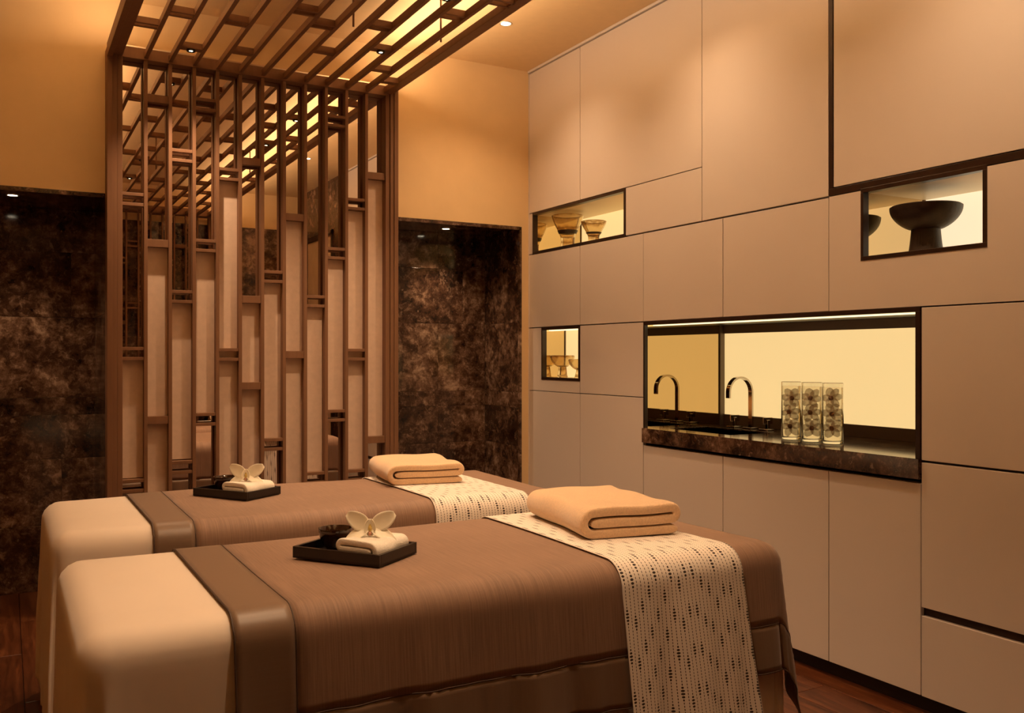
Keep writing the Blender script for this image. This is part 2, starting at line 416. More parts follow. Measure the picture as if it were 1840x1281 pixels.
# backing behind the panels, with holes where the niches are
N1 = (3.832, 4.784, 1.872, 2.125); N2 = (1.843, 2.347, 1.609, 1.880); N3 = (4.261, 4.679, 1.111, 1.424); NS = (2.092, 3.680, 0.80, 1.426)
ycut = sorted({YE, N2[0], Y6, NS[0], N2[1], Y5, NS[1], N1[0], N3[0], N3[1], N1[1], YA}); zcut = sorted({1.043, N3[2], N3[3], N2[2], N1[2], N2[3], N1[3], HC})
bk = MB()
for ya, yb in zip(ycut, ycut[1:]):
    for za, zb in zip(zcut, zcut[1:]):
        ym, zm = (ya+yb)/2, (za+zb)/2
        if any(q[0] < ym < q[1] and q[2] < zm < q[3] for q in (N1, N2, N3, NS)): continue
        bk.box(XR+0.021, XR+0.05, ya, yb, za, zb)
bk.box(XR+0.021, XR+0.05, YE, Y6, 0.88, 1.043)
wrt = struct(bk.build('wall_right', 'dark_wood'), 'wall of flush cream lacquered panels with dark joints')
bk2 = MB().box(3.50, 3.55, YF-0.1, 5.0, 0, HC)          # unseen wall added behind the cabinets to seal out light
struct(bk2.build('wall_light_seal', 'kick'))
G = 0.0022
def panel(y0, y1, z0, z1, parent=None, name='panel'):
    return MB().box(XR, XR+0.02, y0+G, y1-G, z0+G, z1-G, 0.0012).build(name, 'lacquer', parent or wrt)
def polypanel(poly):
    return MB().prism_x(poly, XR, XR+0.02).build('panel', 'lacquer', wrt)
ZT = 2.984
panel(Y1, YA, N1[3], ZT); panel(Y3, Y1, N1[3], ZT); panel(Y5, Y3, 1.875, ZT)
panel(Y3, N1[0], 1.875, N1[3]); panel(N1[1], YA, 1.875, N1[3])
panel(YE, Y5-0.022, 1.905, ZT)                                        # large panel with a dark reveal
panel(Y1, YA, 1.425, 1.872); panel(Y2, Y1, 1.425, 1.872); panel(Y4, Y2, 1.425, 1.872); panel(Y5, Y4, 1.425, 1.872)
polypanel([(YE, 1.427), (Y5-G, 1.427), (Y5-G, 1.873), (N2[1], 1.873), (N2[1], N2[2]), (N2[0], N2[2]), (N2[0], 1.873), (YE, 1.873)])
polypanel([(YA, 1.045), (YA, 1.422), (N3[1], 1.422), (N3[1], N3[2]), (Y1+G, N3[2]), (Y1+G, 1.045)])
panel(Y2, Y1, 1.043, 1.424); panel(YE, Y6, 0.884, 1.424)
MB().box(XR-0.012, XR+0.02, YE, YA, ZT+0.002, HC, 0.002).build('cornice', 'lacquer', wrt)
MB().box(XR-0.003, XR+0.02, YA, 4.832, 0, ZT, 0.001).build('filler_strip', 'lacquer', wrt)
struct(MB().box(XR+0.03, XR+0.06, YE, YA, 0, 0.056).build('baseboard_right', 'kick'), 'black recessed plinth under the cabinets')

def cabinet(y0, y1, z0, z1, label, splits=None, name='base_cabinet', cat='cabinet'):
    t = thing(name, (XR+0.27, (y0+y1)/2, 0), label, cat, 'flush cream cabinets along the right wall')
    MB().box(XR+0.021, XR+0.52, y0+0.001, y1-0.001, z0, z1).build('body', 'dark_wood', t)
    if not splits: panel(y0, y1, z0+0.001, z1, t, 'door')
    else:
        for (a, c, nm) in splits: panel(y0, y1, a, c, t, nm)
    return t
cabinet(Y1, YA-0.002, 0.056, 1.043, 'tall cream cabinet in the corner by the marble recess')
cabinet(Y2, Y1, 0.056, 1.043, 'tall cream cabinet beside the sink counter, under the small lit niche')
cabinet(Y4, Y2, 0.056, 0.805, 'cream cabinet under the end of the counter with the tap')
cabinet(Y5, Y4, 0.056, 0.805, 'cream cabinet under the middle of the counter, below the orchid vases')
cabinet(Y6, Y5, 0.056, 0.805, 'narrow cream cabinet under the end of the counter, away from the tap')
cabinet(YE, Y6, 0.056, 0.881, 'wide cream cabinet split by a dark horizontal finger groove', [(0.368, 0.880, 'door'), (0.056, 0.342, 'drawer')])

# ------------------------------------------------------------------ lit display niches
def niche(nm, q, depth, label, back, mir=True, fr=0.016, lintel=True):
    y0, y1, z0, z1 = q
    t = thing(nm, (XR+depth/2, (y0+y1)/2, z0), label, 'niche')
    f = MB()
    f.box(XR-0.002, XR+0.03, y0, y1, z1-fr, z1, 0.001); f.box(XR-0.002, XR+0.03, y0, y1, z0, z0+fr, 0.001)
    f.box(XR-0.002, XR+0.03, y0, y0+fr, z0+fr, z1-fr, 0.001); f.box(XR-0.002, XR+0.03, y1-fr*0.7, y1, z0+fr, z1-fr, 0.001)
    f.build('frame', 'dark_wood', t)
    MB().box(XR+depth, XR+depth+0.012, y0, y1, z0, z1).build('back_panel', back, t)
    MB().box(XR+0.03, XR+depth, y0, y1, z1-0.014, z1).build('ceiling_panel', 'niche_cream', t)
    MB().box(XR+0.03, XR+depth, y0, y1, z0, z0+fr-0.002).build('shelf', 'niche_cream', t)
    MB().box(XR+0.03, XR+depth, y0, y0+0.008, z0, z1).build('side_panel', 'niche_cream', t)
    MB().box(XR+0.03, XR+depth, y1-0.008, y1, z0, z1).build('side_mirror', 'bronze_mirror', t)
    MB().box(XR+depth-0.006, XR+depth, y1-0.014, y1-0.008, z0+fr, z1-0.014).build('corner_bead', 'trim_metal', t)
    return t
niche('display_niche', N1, 0.35, 'long backlit niche holding two smoky glass goblet vases', 'backlit_panel')
niche('display_niche', N2, 0.356, 'backlit niche holding the dark pedestal bowl', 'backlit_white')
n3 = niche('display_niche', N3, 0.165, 'small square backlit niche at eye height near the corner', 'backlit_panel')
MB().box(XR+0.04, XR+0.06, N3[0]+0.02, N3[1]-0.02, N3[3]-0.022, N3[3]-0.015).build('light_bar', 'led_bar', n3)
# dark reveal strips meeting at the pedestal bowl niche
rv = thing('reveal_trim', (XR, 2.0, 1.88), 'dark L-shaped reveal strip around the large upper panel', 'trim')
MB().box(XR-0.001, XR+0.02, YE, Y5, 1.876, 1.903, 0.001).build('horizontal_strip', 'dark_wood', rv)
MB().box(XR-0.001, XR+0.02, Y5-0.020, Y5-0.001, 1.903, ZT, 0.001).build('vertical_strip', 'dark_wood', rv)

# sink niche
y0, y1, zc, zt = NS[0], NS[1], 0.89, NS[3]; XBK = 3.334
sn = thing('sink_niche', (3.07, (y0+y1)/2, zc), 'wide glowing niche above the marble counter with tap', 'niche')
f = MB(); f.box(XR-0.002, XR+0.03, y0, y1, zt-0.018, zt, 0.001); f.box(XR-0.002, XR+0.03, y0, y0+0.020, zc, zt-0.018, 0.001); f.box(XR-0.002, XR+0.02, y1-0.009, y1, zc, zt-0.018, 0.001)
f.build('frame', 'dark_wood', sn)
MB().box(XBK, XBK+0.012, y0, y1, zc+0.055, zt-0.03).build('back_panel', 'backlit_panel', sn)
MB().box(XBK-0.008, XBK+0.012, y0, y1, zc, zc+0.055, 0.001).build('lower_trim', 'trim_metal', sn)
MB().box(XBK-0.010, XBK+0.012, y0, y1, zt-0.055, zt, 0.001).build('upper_trim', 'trim_metal', sn)
MB().box(XR+0.03, XBK, y0, y1, zt-0.012, zt).build('ceiling_panel', 'dark_wood', sn)
MB().box(XR+0.045, XR+0.075, y0+0.02, y1-0.02, zt-0.022, zt-0.012).build('light_bar', 'led_bar', sn)
MB().box(XR+0.03, XBK, y0, y0+0.008, zc, zt).build('side_panel', 'niche_cream', sn)
MB().box(XR+0.02, XBK, y1-0.008, y1, zc, zt).build('side_mirror', 'bronze_mirror', sn)
MB().box(XBK-0.03, XBK, y1-0.016, y1-0.008, zc, zt).build('corner_post', 'trim_metal', sn)
# counter with basin opening
ct = thing('marble_counter', (3.07, (y0+y1)/2, 0.818), 'polished dark marble counter with a sunken basin', 'counter')
sx0, sx1, sy0, sy1 = 2.90, 3.16, 3.15, 3.60
cm = MB(); cm.box(XR-0.012, sx0, y0, y1, 0.818, zc, 0.001); cm.box(sx1, XBK, y0, y1, 0.818, zc, 0.001)
cm.box(sx0, sx1, y0, sy0, 0.818, zc, 0.001); cm.box(sx0, sx1, sy1, y1, 0.818, zc, 0.001)
cm.build('worktop', 'marble', ct)
bs = MB(); bs.box(sx0-0.01, sx1+0.01, sy0-0.01, sy1+0.01, 0.806, 0.816); bs.box(sx0-0.008, sx0, sy0, sy1, 0.806, 0.884); bs.box(sx1, sx1+0.008, sy0, sy1, 0.806, 0.884)
bs.box(sx0, sx1, sy0-0.008, sy0, 0.806, 0.884); bs.box(sx0, sx1, sy1, sy1+0.008, 0.806, 0.884)
bs.build('basin', 'marble', ct)
# tap: flat-section arch with two square lever handles
fx, fy = 3.254, 3.387
fa = thing('tap', (fx, fy, zc), 'chrome arched tap with two square handles on the marble counter', 'tap')
MB().box(fx-0.028, fx+0.028, fy-0.030, fy+0.030, zc, zc+0.007, 0.001).build('base_plate', 'chrome', fa)
pts = [(fx, zc+0.007), (fx, zc+0.182)]; R_ = 0.074
for i in range(1, 21):
    a = PI*i/20*1.0; pts.append((fx-R_+R_*math.cos(a), zc+0.182+R_*math.sin(a)))
pts.append((fx-2*R_, zc+0.155))
vs = []; fs = []; hw_, th = 0.013, 0.005
for i, (px, pz) in enumerate(pts):
    a = pts[max(i-1, 0)]; c_ = pts[min(i+1, len(pts)-1)]; t = Vector((c_[0]-a[0], c_[1]-a[1])).normalized(); nx, nz = -t.y, t.x
    for (e, w_) in ((-1, -1), (1, -1), (1, 1), (-1, 1)): vs.append((px+nx*th*e, fy+hw_*w_, pz+nz*th*e))
for i in range(len(pts)-1):
    for k in range(4): fs.append((i*4+k, i*4+(k+1) % 4, i*4+4+(k+1) % 4, i*4+4+k))
fs += [(0, 1, 2, 3), tuple(4*(len(pts)-1)+k for k in range(4))]
MB().add(vs, fs).build('spout', 'chrome', fa, smooth=True, sharp=40)
for dy in (0.115, -0.115):
    h = MB().box(fx-0.03, fx+0.03, fy+dy-0.03, fy+dy+0.03, zc, zc+0.006, 0.001).build('handle_plate', 'chrome', fa)
    MB().box(fx-0.008, fx+0.008, fy+dy-0.008, fy+dy+0.008, zc+0.006, zc+0.05, 0.001).build('handle_stem', 'chrome', h)
    MB().box(fx-0.03, fx+0.03, fy+dy-0.003, fy+dy+0.003, zc+0.030, zc+0.062, 0.001).build('lever', 'chrome', h)

# ------------------------------------------------------------------ petals and orchids
def petal(parent, name, mat, L, W, at, yaw, pitch, roll=0, cup=0.25, curl=0.3, local=True):
    us = [i/8 for i in range(9)]; vs_ = [j/4-1 for j in range(9)][::1]; vs_ = [-1+2*j/6 for j in range(7)]
    Rm = Matrix.Rotation(yaw, 4, 'Z') @ Matrix.Rotation(-pitch, 4, 'Y') @ Matrix.Rotation(roll, 4, 'X')
    def fn(u, v):
        w = W*0.5*(math.sin(PI*min(1, u*0.93+0.05))**0.75)*(1-0.15*u)
        p = Vector((L*u, v*w, cup*w*(v*v)*1.2-curl*L*u*u*0.5))
        return (Rm @ p)+Vector(at)
    o = MB().grid(fn, us, vs_).build(name, mat, parent, smooth=True, local=local)
    solid(o, 0.0012, 0); return o

def petal2(parent, L, W, at, d, n, curl=0.1, cup=0.2, tip=0.75):
    d = Vector(d).normalized(); n = Vector(n); n = (n-d*n.dot(d)).normalized(); b_ = n.cross(d)
    def fn(u, v):
        w = W*0.5*math.sin(PI*(0.06+0.90*u**0.85))**tip
        return Vector(at)+d*(L*u)+b_*(v*w)+n*(cup*w*v*v-curl*L*u*u)
    solid(MB().grid(fn, [i/9 for i in range(10)], [-1+i/4 for i in range(9)]).build('petal', 'petal', parent, smooth=True, local=True), 0.0014, 0)
def orchid(loc, rz, label, s=1.0, group=None):
    # local frame: flower faces -y, up is +z
    t = thing('orchid_flower', loc, label, 'flower', group, rz)
    for g in (-1, 1):
        petal2(t, 0.068*s, 0.046*s, (0.005*g, 0.002, 0.002), (0.88*g, 0.10, 0.52), (0.15*g, -1, 0.1), 0.06, 0.18, 0.6)
        petal2(t, 0.068*s, 0.036*s, (0.004*g, -0.002, -0.002), (0.86*g, -0.12, -0.30), (0, -0.62, 0.78), 0.17, 0.12, 0.7)
    hood = lambda k: (lambda u, v: (0.0125*k*s*math.sin(PI*u)**0.6*math.sin(v*1.45), -0.004-0.014*k*s*math.sin(PI*u)**0.6*math.cos(v*1.45)*(0.2+0.8*abs(v)), 0.020*s-0.036*s*u))
    us = [0.02+0.96*i/10 for i in range(11)]; vs_ = [-1.2+2.4*i/10 for i in range(11)]
    lp = MB().grid(lambda u, v: (0.0150*s*math.sin(PI*u)**0.55*math.sin(v*1.6), -0.003-0.011*s*math.sin(PI*u)**0.5*(1-math.cos(v*1.6))*0.8, 0.026*s-0.046*s*u), us, [-1+i/6 for i in range(13)])
    l_o = lp.build('lip', 'petal', t, smooth=True, local=True); solid(l_o, 0.0016, 0)
    MB().grid(lambda u, v: (0.0052*s*math.sin(PI*u)**0.6*v, -0.0062-0.003*math.cos(v*1.4)*math.sin(PI*u), 0.013*s-0.026*s*u), us, [-1+i/4 for i in range(9)]).build('throat', 'lip', t, smooth=True, local=True)
    MB().lathe([(0, -0.0185*s), (0.0040*s, -0.0165*s), (0.0052*s, -0.012*s), (0.0038*s, -0.008*s), (0, -0.007*s)], 0, -0.0085*s, 12).build('column', 'column', t, smooth=True, local=True)
    return t

# ------------------------------------------------------------------ glass cylinders with orchids
def vase(cx, cy, label):
    z = zc+0.0005; R0, Ht = 0.0425, 0.25
    t = thing('glass_vase', (cx, cy, z), label, 'vase', 'glass cylinder vases on the marble counter')
    prof = [(0.0, z), (R0-0.003, z), (R0, z+0.003), (R0, z+Ht-0.001), (R0-0.0012, z+Ht), (R0-0.0025, z+Ht-0.001), (R0-0.0025, z+0.016), (R0-0.006, z+0.013), (0.0, z+0.013)]
    MB().lathe(prof, cx, cy, 40).build('glass_wall', 'glass', t, smooth=True, sharp=50)
    wz = z+Ht-0.018
    MB().lathe([(0, z+0.0132), (R0-0.0065, z+0.0132), (R0-0.0027, z+0.0165), (R0-0.0027, wz), (0, wz)], cx, cy, 40).build('water', 'water', t, smooth=True, sharp=50)
    return t
def sub_orchid(cx, cy, z, rz, label, rng):
    t = thing('submerged_orchid', (cx, cy, z), label, 'flower', 'orchid blooms inside the glass cylinder vases', rz)
    t.rotation_euler = (rng.uniform(-0.25, 0.25), rng.uniform(-0.25, 0.25), rz)
    for ang in (8, 62, 118, 172, 235, 305):
        a = math.radians(ang+rng.uniform(-9, 9)); L_ = 0.037; bend = rng.uniform(0.004, 0.018); tw = rng.uniform(-0.5, 0.5)
        us = [i/7 for i in range(8)]; vs_ = [-1+2*j/4 for j in range(5)]
        def fn(u, v):
            w = 0.0145*math.sin(PI*min(1, u*0.88+0.07))**0.65
            return (L_*u*math.cos(a)-v*w*math.sin(a), -0.010+bend*u*u+0.004*v*v+tw*v*w*0.6, L_*u*math.sin(a)*1.15+v*w*math.cos(a))
        MB().grid(fn, us, vs_).build('petal', 'orchid_water', t, smooth=True, local=True)
    MB().lathe([(0.0, -0.011), (0.0055, -0.010), (0.0085, -0.002), (0.0065, 0.006), (0.0035, 0.008), (0, 0.003)], 0, -0.014, 12).build('lip', 'column', t, smooth=True, local=True)
    return t
for i, (vy, lab) in enumerate(((2.861, 'glass cylinder vase of submerged orchids, closest to the tap'), (2.745, 'glass cylinder vase of submerged orchids, middle of the three'), (2.634, 'glass cylinder vase of submerged orchids, farthest from the tap'))):
    vase(2.985, vy, lab)
    for k in range(3):
        sub_orchid(2.985, vy, zc+0.058+0.062*k+0.004*i, -1.0+0.45*random.uniform(-1, 1), ('lowest', 'middle', 'uppermost')[k]+' tan orchid bloom under water in the vase '+('closest to the tap', 'between the other two', 'farthest from the tap')[i], random.Random(31+7*i+k))

# ------------------------------------------------------------------ vases and bowl in the niches
def goblet(cx, cy, z, r_rim, ht, mat, label, name='goblet_vase', cat='vase', waist=0.40, foot=0.52, wz=0.45, group=None):
    t = thing(name, (cx, cy, z), label, cat, group)
    o = []; n = 14
    for i in range(n+1):                                    # pedestal, foot to waist
        u = i/n; o.append((r_rim*(foot+(waist-foot)*u**0.6), z+ht*wz*u))
    for i in range(1, n+1):                                 # bowl
        u = i/n; o.append((r_rim*(waist+(1-waist)*math.sin(u*PI/2)**0.9), z+ht*(wz+(1-wz)*u**1.25)))
    inner = [(max(r-0.006, 0.001), zz+0.004) for r, zz in o[n+2:]][::-1]
    prof = [(0.0, z)]+o+[(r_rim-0.003, z+ht+0.001)]+inner[1:]+[(0.0, z+ht*wz+0.012)]
    ped = MB().lathe([(0, z)]+o[:n+1]+[(0, z+ht*wz)], cx, cy, 40).build('pedestal', mat, t, smooth=True, sharp=45)
    MB().lathe([(0, z+ht*wz-0.002)]+o[n:]+[(r_rim-0.003, z+ht+0.001)]+inner+[(0, z+ht*wz+0.012)], cx, cy, 40).build('bowl', mat, t, smooth=True, sharp=60)
    return t
def flared(cx, cy, z, r_rim, ht, label):
    t = thing('flared_vase', (cx, cy, z), label, 'vase')
    key = [(0, .50), (.10, .46), (.22, .42), (.35, .44), (.48, .53), (.62, .68), (.75, .82), (.88, .93), (1, 1)]
    o = [(r_rim*r, z+ht*u) for u, r in key]; i_ = [(r-0.005, zz+0.003) for r, zz in o[3:]]
    MB().lathe([(0, z)]+o+[(r_rim-0.0025, z+ht+0.002)]+i_[::-1]+[(0, z+ht*0.33)], cx, cy, 40).build('glass_body', 'smoky_glass', t, smooth=True, sharp=60)
    MB().lathe([(o[4][0]+0.0004, o[4][1]-0.004), (o[4][0]+0.003, o[4][1]), (o[5][0]-0.004, o[5][1]-0.012)], cx, cy, 40).build('dark_band', 'pedestal_bowl', t, smooth=True)
    return t
flared(2.925, 4.568, N1[2]+0.015, 0.096, 0.200, 'larger smoky glass flared vase in the long lit niche')
flared(2.925, 4.293, N1[2]+0.015, 0.073, 0.130, 'smaller smoky glass flared vase in the long lit niche')
goblet(2.935, 2.163, N2[2]+0.015, 0.124, 0.172, 'pedestal_bowl', 'dark wooden bowl on a thick pedestal in lit niche', name='pedestal_bowl', cat='bowl', waist=0.40, foot=0.50, wz=0.52)
goblet(2.895, 4.578, N3[2]+0.015, 0.074, 0.127, 'smoky_glass', 'wider smoky glass goblet touching the side mirror of the small niche', waist=0.32, foot=0.44, wz=0.48)
goblet(2.890, 4.385, N3[2]+0.015, 0.066, 0.105, 'smoky_glass', 'lower smoky glass goblet away from the mirror in the small niche', waist=0.30, foot=0.50, wz=0.45)

# ================================================================== LATTICE SCREEN, MIRROR, TRELLIS
S0 = 4.75                                   # front of the slats
SX = [0.599+0.1134*i for i in range(11)]    # slat centres
XLp, XRp = 0.493, 1.841                     # inner faces of the posts
ZB = 2.70                                   # underside of the trellis
mi = tag(MB().box(0.47, 1.865, 4.812, 4.828, 0.02, 2.78, 0.001).build('wall_mirror', 'mirror'), 'tall wall mirror behind the lattice screen', 'mirror')

def lattice(yf, d, name, label, cells, panels=True):
    # yf: face towards the room; d: +1 if the depth goes to larger y
    t = thing(name, (1.17, yf, 0), label, 'screen')
    Y = lambda a, c: (yf+d*a, yf+d*c)
    def bx(nm, x0, x1, ya, yb, z0, z1, bev=0.0012, mat='bronze_wood', par=None):
        a, c = Y(ya, yb); return MB().box(x0, x1, a, c, z0, z1, bev).build(nm, mat, par or t)
    for sgn, xi in ((-1, XLp), (1, XRp)):
        p = bx('post', xi, xi+sgn*0.024, -0.008, 0.060, 0, ZB+0.034)
        bx('post_moulding', xi+sgn*0.025, xi+sgn*0.046, -0.016, 0.060, 0, ZB+0.034, par=p)
        bx('post_moulding', xi+sgn*0.046, xi+sgn*0.070, -0.022, 0.075, 0, ZB+0.034, par=p)
    bx('top_rail', XLp, XRp, -0.010, 0.058, ZB-0.004, ZB+0.050)
    for x in SX: bx('slat', x-0.0085, x+0.0085, 0, 0.044, 0, ZB)
    edges = [XLp]+SX+[XRp]
    for i, cell in enumerate(cells):
        x0 = edges[i]+(0.0085 if i else 0); x1 = edges[i+1]-(0.0085 if i < 11 else 0)
        for it in cell:
            if it[0] == 'w': bx('wide_rail', x0, x1, 0.004, 0.040, it[1]-0.019, it[1]+0.019)
            elif it[0] == 'd':
                bx('thin_rail', x0, x1, 0.004, 0.040, it[1]+0.0165, it[1]+0.0325); bx('thin_rail', x0, x1, 0.004, 0.040, it[1]-0.0325, it[1]-0.0165)
            elif it[0] == 'p' and panels: bx('fabric_panel', x0, x1, 0.042, 0.056, it[1], it[2], 0.001, 'panel_fabric')
    return t
CELLS = [
 [('d', 2.015), ('d', 1.264), ('p', 0.655, 1.235), ('d', 0.62)],
 [('w', 2.518), ('w', 1.807), ('p', 0.30, 1.79), ('w', 0.937)],
 [('d', 2.251), ('d', 1.548), ('p', 0.735, 1.52), ('d', 0.698)],
 [('d', 2.52), ('d', 1.809), ('p', 0.955, 1.78), ('d', 0.933)],
 [('d', 2.18), ('p', 0.25, 2.15), ('d', 1.26)],
 [('w', 2.256), ('w', 1.545), ('p', 0.40, 1.53), ('w', 1.098)],
 [('d', 1.667), ('p', 0.81, 1.64), ('d', 0.79)],
 [('w', 1.986), ('p', 0.30, 1.97), ('w', 1.26)],
 [('d', 1.545), ('p', 0.625, 1.52), ('d', 0.60)],
 [('d', 2.523), ('d', 1.807), ('p', 0.95, 1.78), ('d', 0.93)],
 [('d', 2.083), ('p', 0.62, 2.05), ('d', 1.26), ('d', 0.60), ('p', 0.2, 0.58)],
 [('w', 2.248), ('p', 0.80, 2.23), ('w', 0.79)],
]
lattice(S0, 1, 'lattice_screen', 'tall bronze lattice screen with tan panels against the mirror', CELLS)
FAR = [[('d' if (i+j) % 3 else 'w', 0.35+0.62*j+0.17*((i*5) % 4)) for j in range(4)] for i in range(12)]
lattice(-0.16, -1, 'lattice_screen', 'open bronze lattice screen against marble, seen only in the mirror', FAR, panels=False)

# ceiling trellis
TY0, TY1 = -0.14, 4.742
tr = thing('ceiling_trellis', (1.17, 2.3, ZB), 'bronze slatted trellis hung below the ceiling', 'trellis')
def tb(nm, x0, x1, y0, y1, z0, z1, par=None, bev=0.0012): return MB().box(x0, x1, y0, y1, z0, z1, bev).build(nm, 'bronze_wood', par or tr)
o = tb('side_beam', XLp, XLp-0.045, TY0, TY1, ZB+0.003, ZB+0.036); tb('beam_moulding', XLp-0.045, XLp-0.070, TY0, TY1, ZB-0.014, ZB+0.050, o)
o = tb('side_beam', XRp-0.012, XRp+0.038, TY0, TY1+0.03, ZB+0.006, ZB+0.040); tb('beam_moulding', XRp+0.038, XRp+0.060, TY0, TY1+0.03, ZB+0.022, ZB+0.050, o)
for x in SX: tb('slat', x-0.0095, x+0.0095, TY0, TY1, ZB+0.003, ZB+0.034)
for (y0, y1) in ((TY0-0.02, TY0),): tb('end_rail', XLp, XRp, y0, y1, ZB, ZB+0.07)
TE = [XLp]+SX+[XRp]
TC = [[('d', 4.278), ('w', 3.55)], [('d', 4.077), ('w', 3.30)], [('l', 4.51), ('d', 3.62)], [('d', 4.061), ('w', 3.2)], [('w', 4.451), ('d', 3.45)], [('d', 3.794)],
      [('d', 3.915), ('w', 3.25)], [('w', 4.253), ('d', 3.3)], [('d', 3.811)], [('l', 4.09), ('d', 3.2)], [('w', 4.381), ('d', 3.535)], [('w', 4.549), ('d', 3.3)]]
spots = []; LSPOT = {3: [2.41, 1.64], 9: [3.35]}
for i, cell in enumerate(TC):
    x0, x1 = TE[i]+(0.0095 if i else 0), TE[i+1]-(0.0095 if i < 11 else 0)
    extra = [('l', q) for q in LSPOT.get(i, [])]; y = 2.95-0.19*((i*7) % 4); k = i
    while y > 0.1:
        if all(abs(y-q[1]) > 0.12 for q in extra): extra.append((('d', 'w', 'd', 'w')[k % 4], y))
        y -= 0.55+0.12*((i*3+k) % 3); k += 1
    for (kd, y) in cell+extra:
        if kd == 'd':
            tb('crossbar', x0, x1, y+0.016, y+0.032, ZB+0.006, ZB+0.034); tb('crossbar', x0, x1, y-0.032, y-0.016, ZB+0.006, ZB+0.034)
        else: tb('crossbar', x0, x1, y-0.022, y+0.022, ZB+0.006, ZB+0.034)
        if kd == 'l': spots.append(((x0+x1)/2, y))
for (hx, hy) in ((1.79, 3.90), (1.364, 3.91), (0.70, 3.90), (1.79, 1.9), (1.05, 1.9), (0.60, 1.9), (1.6, 0.4), (0.7, 0.4)):
    MB().tube([(hx, hy, ZB+0.03), (hx, hy, HC)], 0.005, 8).build('hanger_rod', 'bronze_wood', tr, smooth=True)

def spotlight(x, y, z, label, r=0.018):
    t = thing('spotlight', (x, y, z), label, 'spotlight', 'small spotlights set in the trellis')
    MB().lathe([(r*0.75, z-0.003), (r, z-0.008), (r*1.15, z-0.006), (r*1.15, z+0.004)], x, y, 24).build('housing', 'black_metal', t, smooth=True, sharp=40)
    MB().lathe([(0, z-0.005), (r*0.45, z-0.0045)], x, y, 24).build('lens', 'lamp', t)
    MB().lathe([(r*0.45, z-0.0044), (r*0.8, z-0.004)], x, y, 24).build('baffle', 'black_metal', t)
    return t
for (sx_, sy_) in spots:
    lab = 'small black trellis spotlight beside the lattice screen' if sy_ > 4.3 else 'small black trellis spotlight near the hanger rod' if sy_ > 4 else ('small black trellis spotlight above the '+('tray' if sx_ < 1.3 else 'towel')+' end of the couch next to the '+('screen' if sy_ > 3 else 'cabinets')) if sy_ > 2 else 'small black trellis spotlight between the couch and the open lattice' if sy_ > 1 else 'small black trellis spotlight at the open lattice, on the '+('entrance' if sx_ < 1.3 else 'pale door')+' side'
    spotlight(sx_, sy_, ZB+0.004, lab)
    spot((sx_, sy_, ZB-0.012), W_SPOT, 95, 1.0, 0.015, name='spotlight_beam' if sy_ > 4 else 'spotlight_beam_offscreen')

def downlight(x, y, z, label, r=0.026, power=None, angle=130, color=WARM, off=False):
    t = thing('downlight', (x, y, z), label, 'downlight', 'recessed downlights')
    MB().lathe([(r, z+0.001), (r, z-0.003), (r*1.25, z-0.004), (r*1.35, z+0.001)], x, y, 28).build('trim_ring', 'ring_metal', t, smooth=True, sharp=40)
    MB().lathe([(0, z-0.002), (r, z-0.001)], x, y, 28).build('lens', 'lamp', t)
    spot((x, y, z-0.012), power or W_DOWN, angle, 1.0, 0.024, None, color, 'downlight_beam_offscreen' if off else 'downlight_beam')
downlight(2.296, 4.187, HC, 'recessed downlight in the ceiling strip above the cabinet wall', angle=125)
for y, lb in ((3.12, 'over the sink counter'), (1.73, 'over the pedestal bowl niche')): downlight(2.33, y, HC, 'recessed downlight in the ceiling strip '+lb, angle=125, off=True)
downlight(0.03, 5.07, NH, 'recessed downlight in the deep left marble recess', 0.022, W_NICHE, 100)
downlight(2.375, 5.10, NH, 'recessed downlight in the small right marble recess', 0.022, W_NICHE, 100)

# ================================================================== BEDS
def lerp(a, b, n): return [a+(b-a)*i/n for i in range(n+1)]
class Drape:
    # maps flat cloth coordinates (x, y) to a cloth lying on a rounded couch and hanging over its edges
    def __init__(s, x0, x1, y0, y1, top, r, seed): s.a = (x0, x1, y0, y1, top, r, seed)
    def __call__(s, x, y, off=0.0, flare=0.05, fold=0.012, soft=0.0):
        x0, x1, y0, y1, top, r, sd = s.a
        cx = min(max(x, x0+r), x1-r); cy = min(max(y, y0+r), y1-r)
        n = Vector((x-cx, y-cy)); d = n.length
        top = top+off-0.004*math.sin(x*5+sd)*math.cos(y*4)*soft
        if d < 1e-9: return (x, y, top)
        n /= d; q = r*PI/2; R = r+off
        if d < q:
            th = d/r; return (cx+n.x*R*math.sin(th), cy+n.y*R*math.sin(th), top-R*(1-math.cos(th)))
        h = d-q; ang = math.atan2(n.y, n.x); per = cx*1.0-cy*1.3+ang*0.32
        wv = (math.sin(per*26+sd)+0.6*math.sin(per*43+1.7*sd)+0.4*math.sin(per*71+sd))*fold*min(1, h/0.35)
        o = R+flare*h+max(wv, -0.7*flare*h-0.004 if off > 0.003 else -0.02)
        return (cx+n.x*o, cy+n.y*o, max(top-R-h, 0.03))

def piping(fn, pts, name, parent, r=0.0022):
    return MB().tube([fn(*p) for p in pts], r, 6).build(name, 'piping', parent, smooth=True)

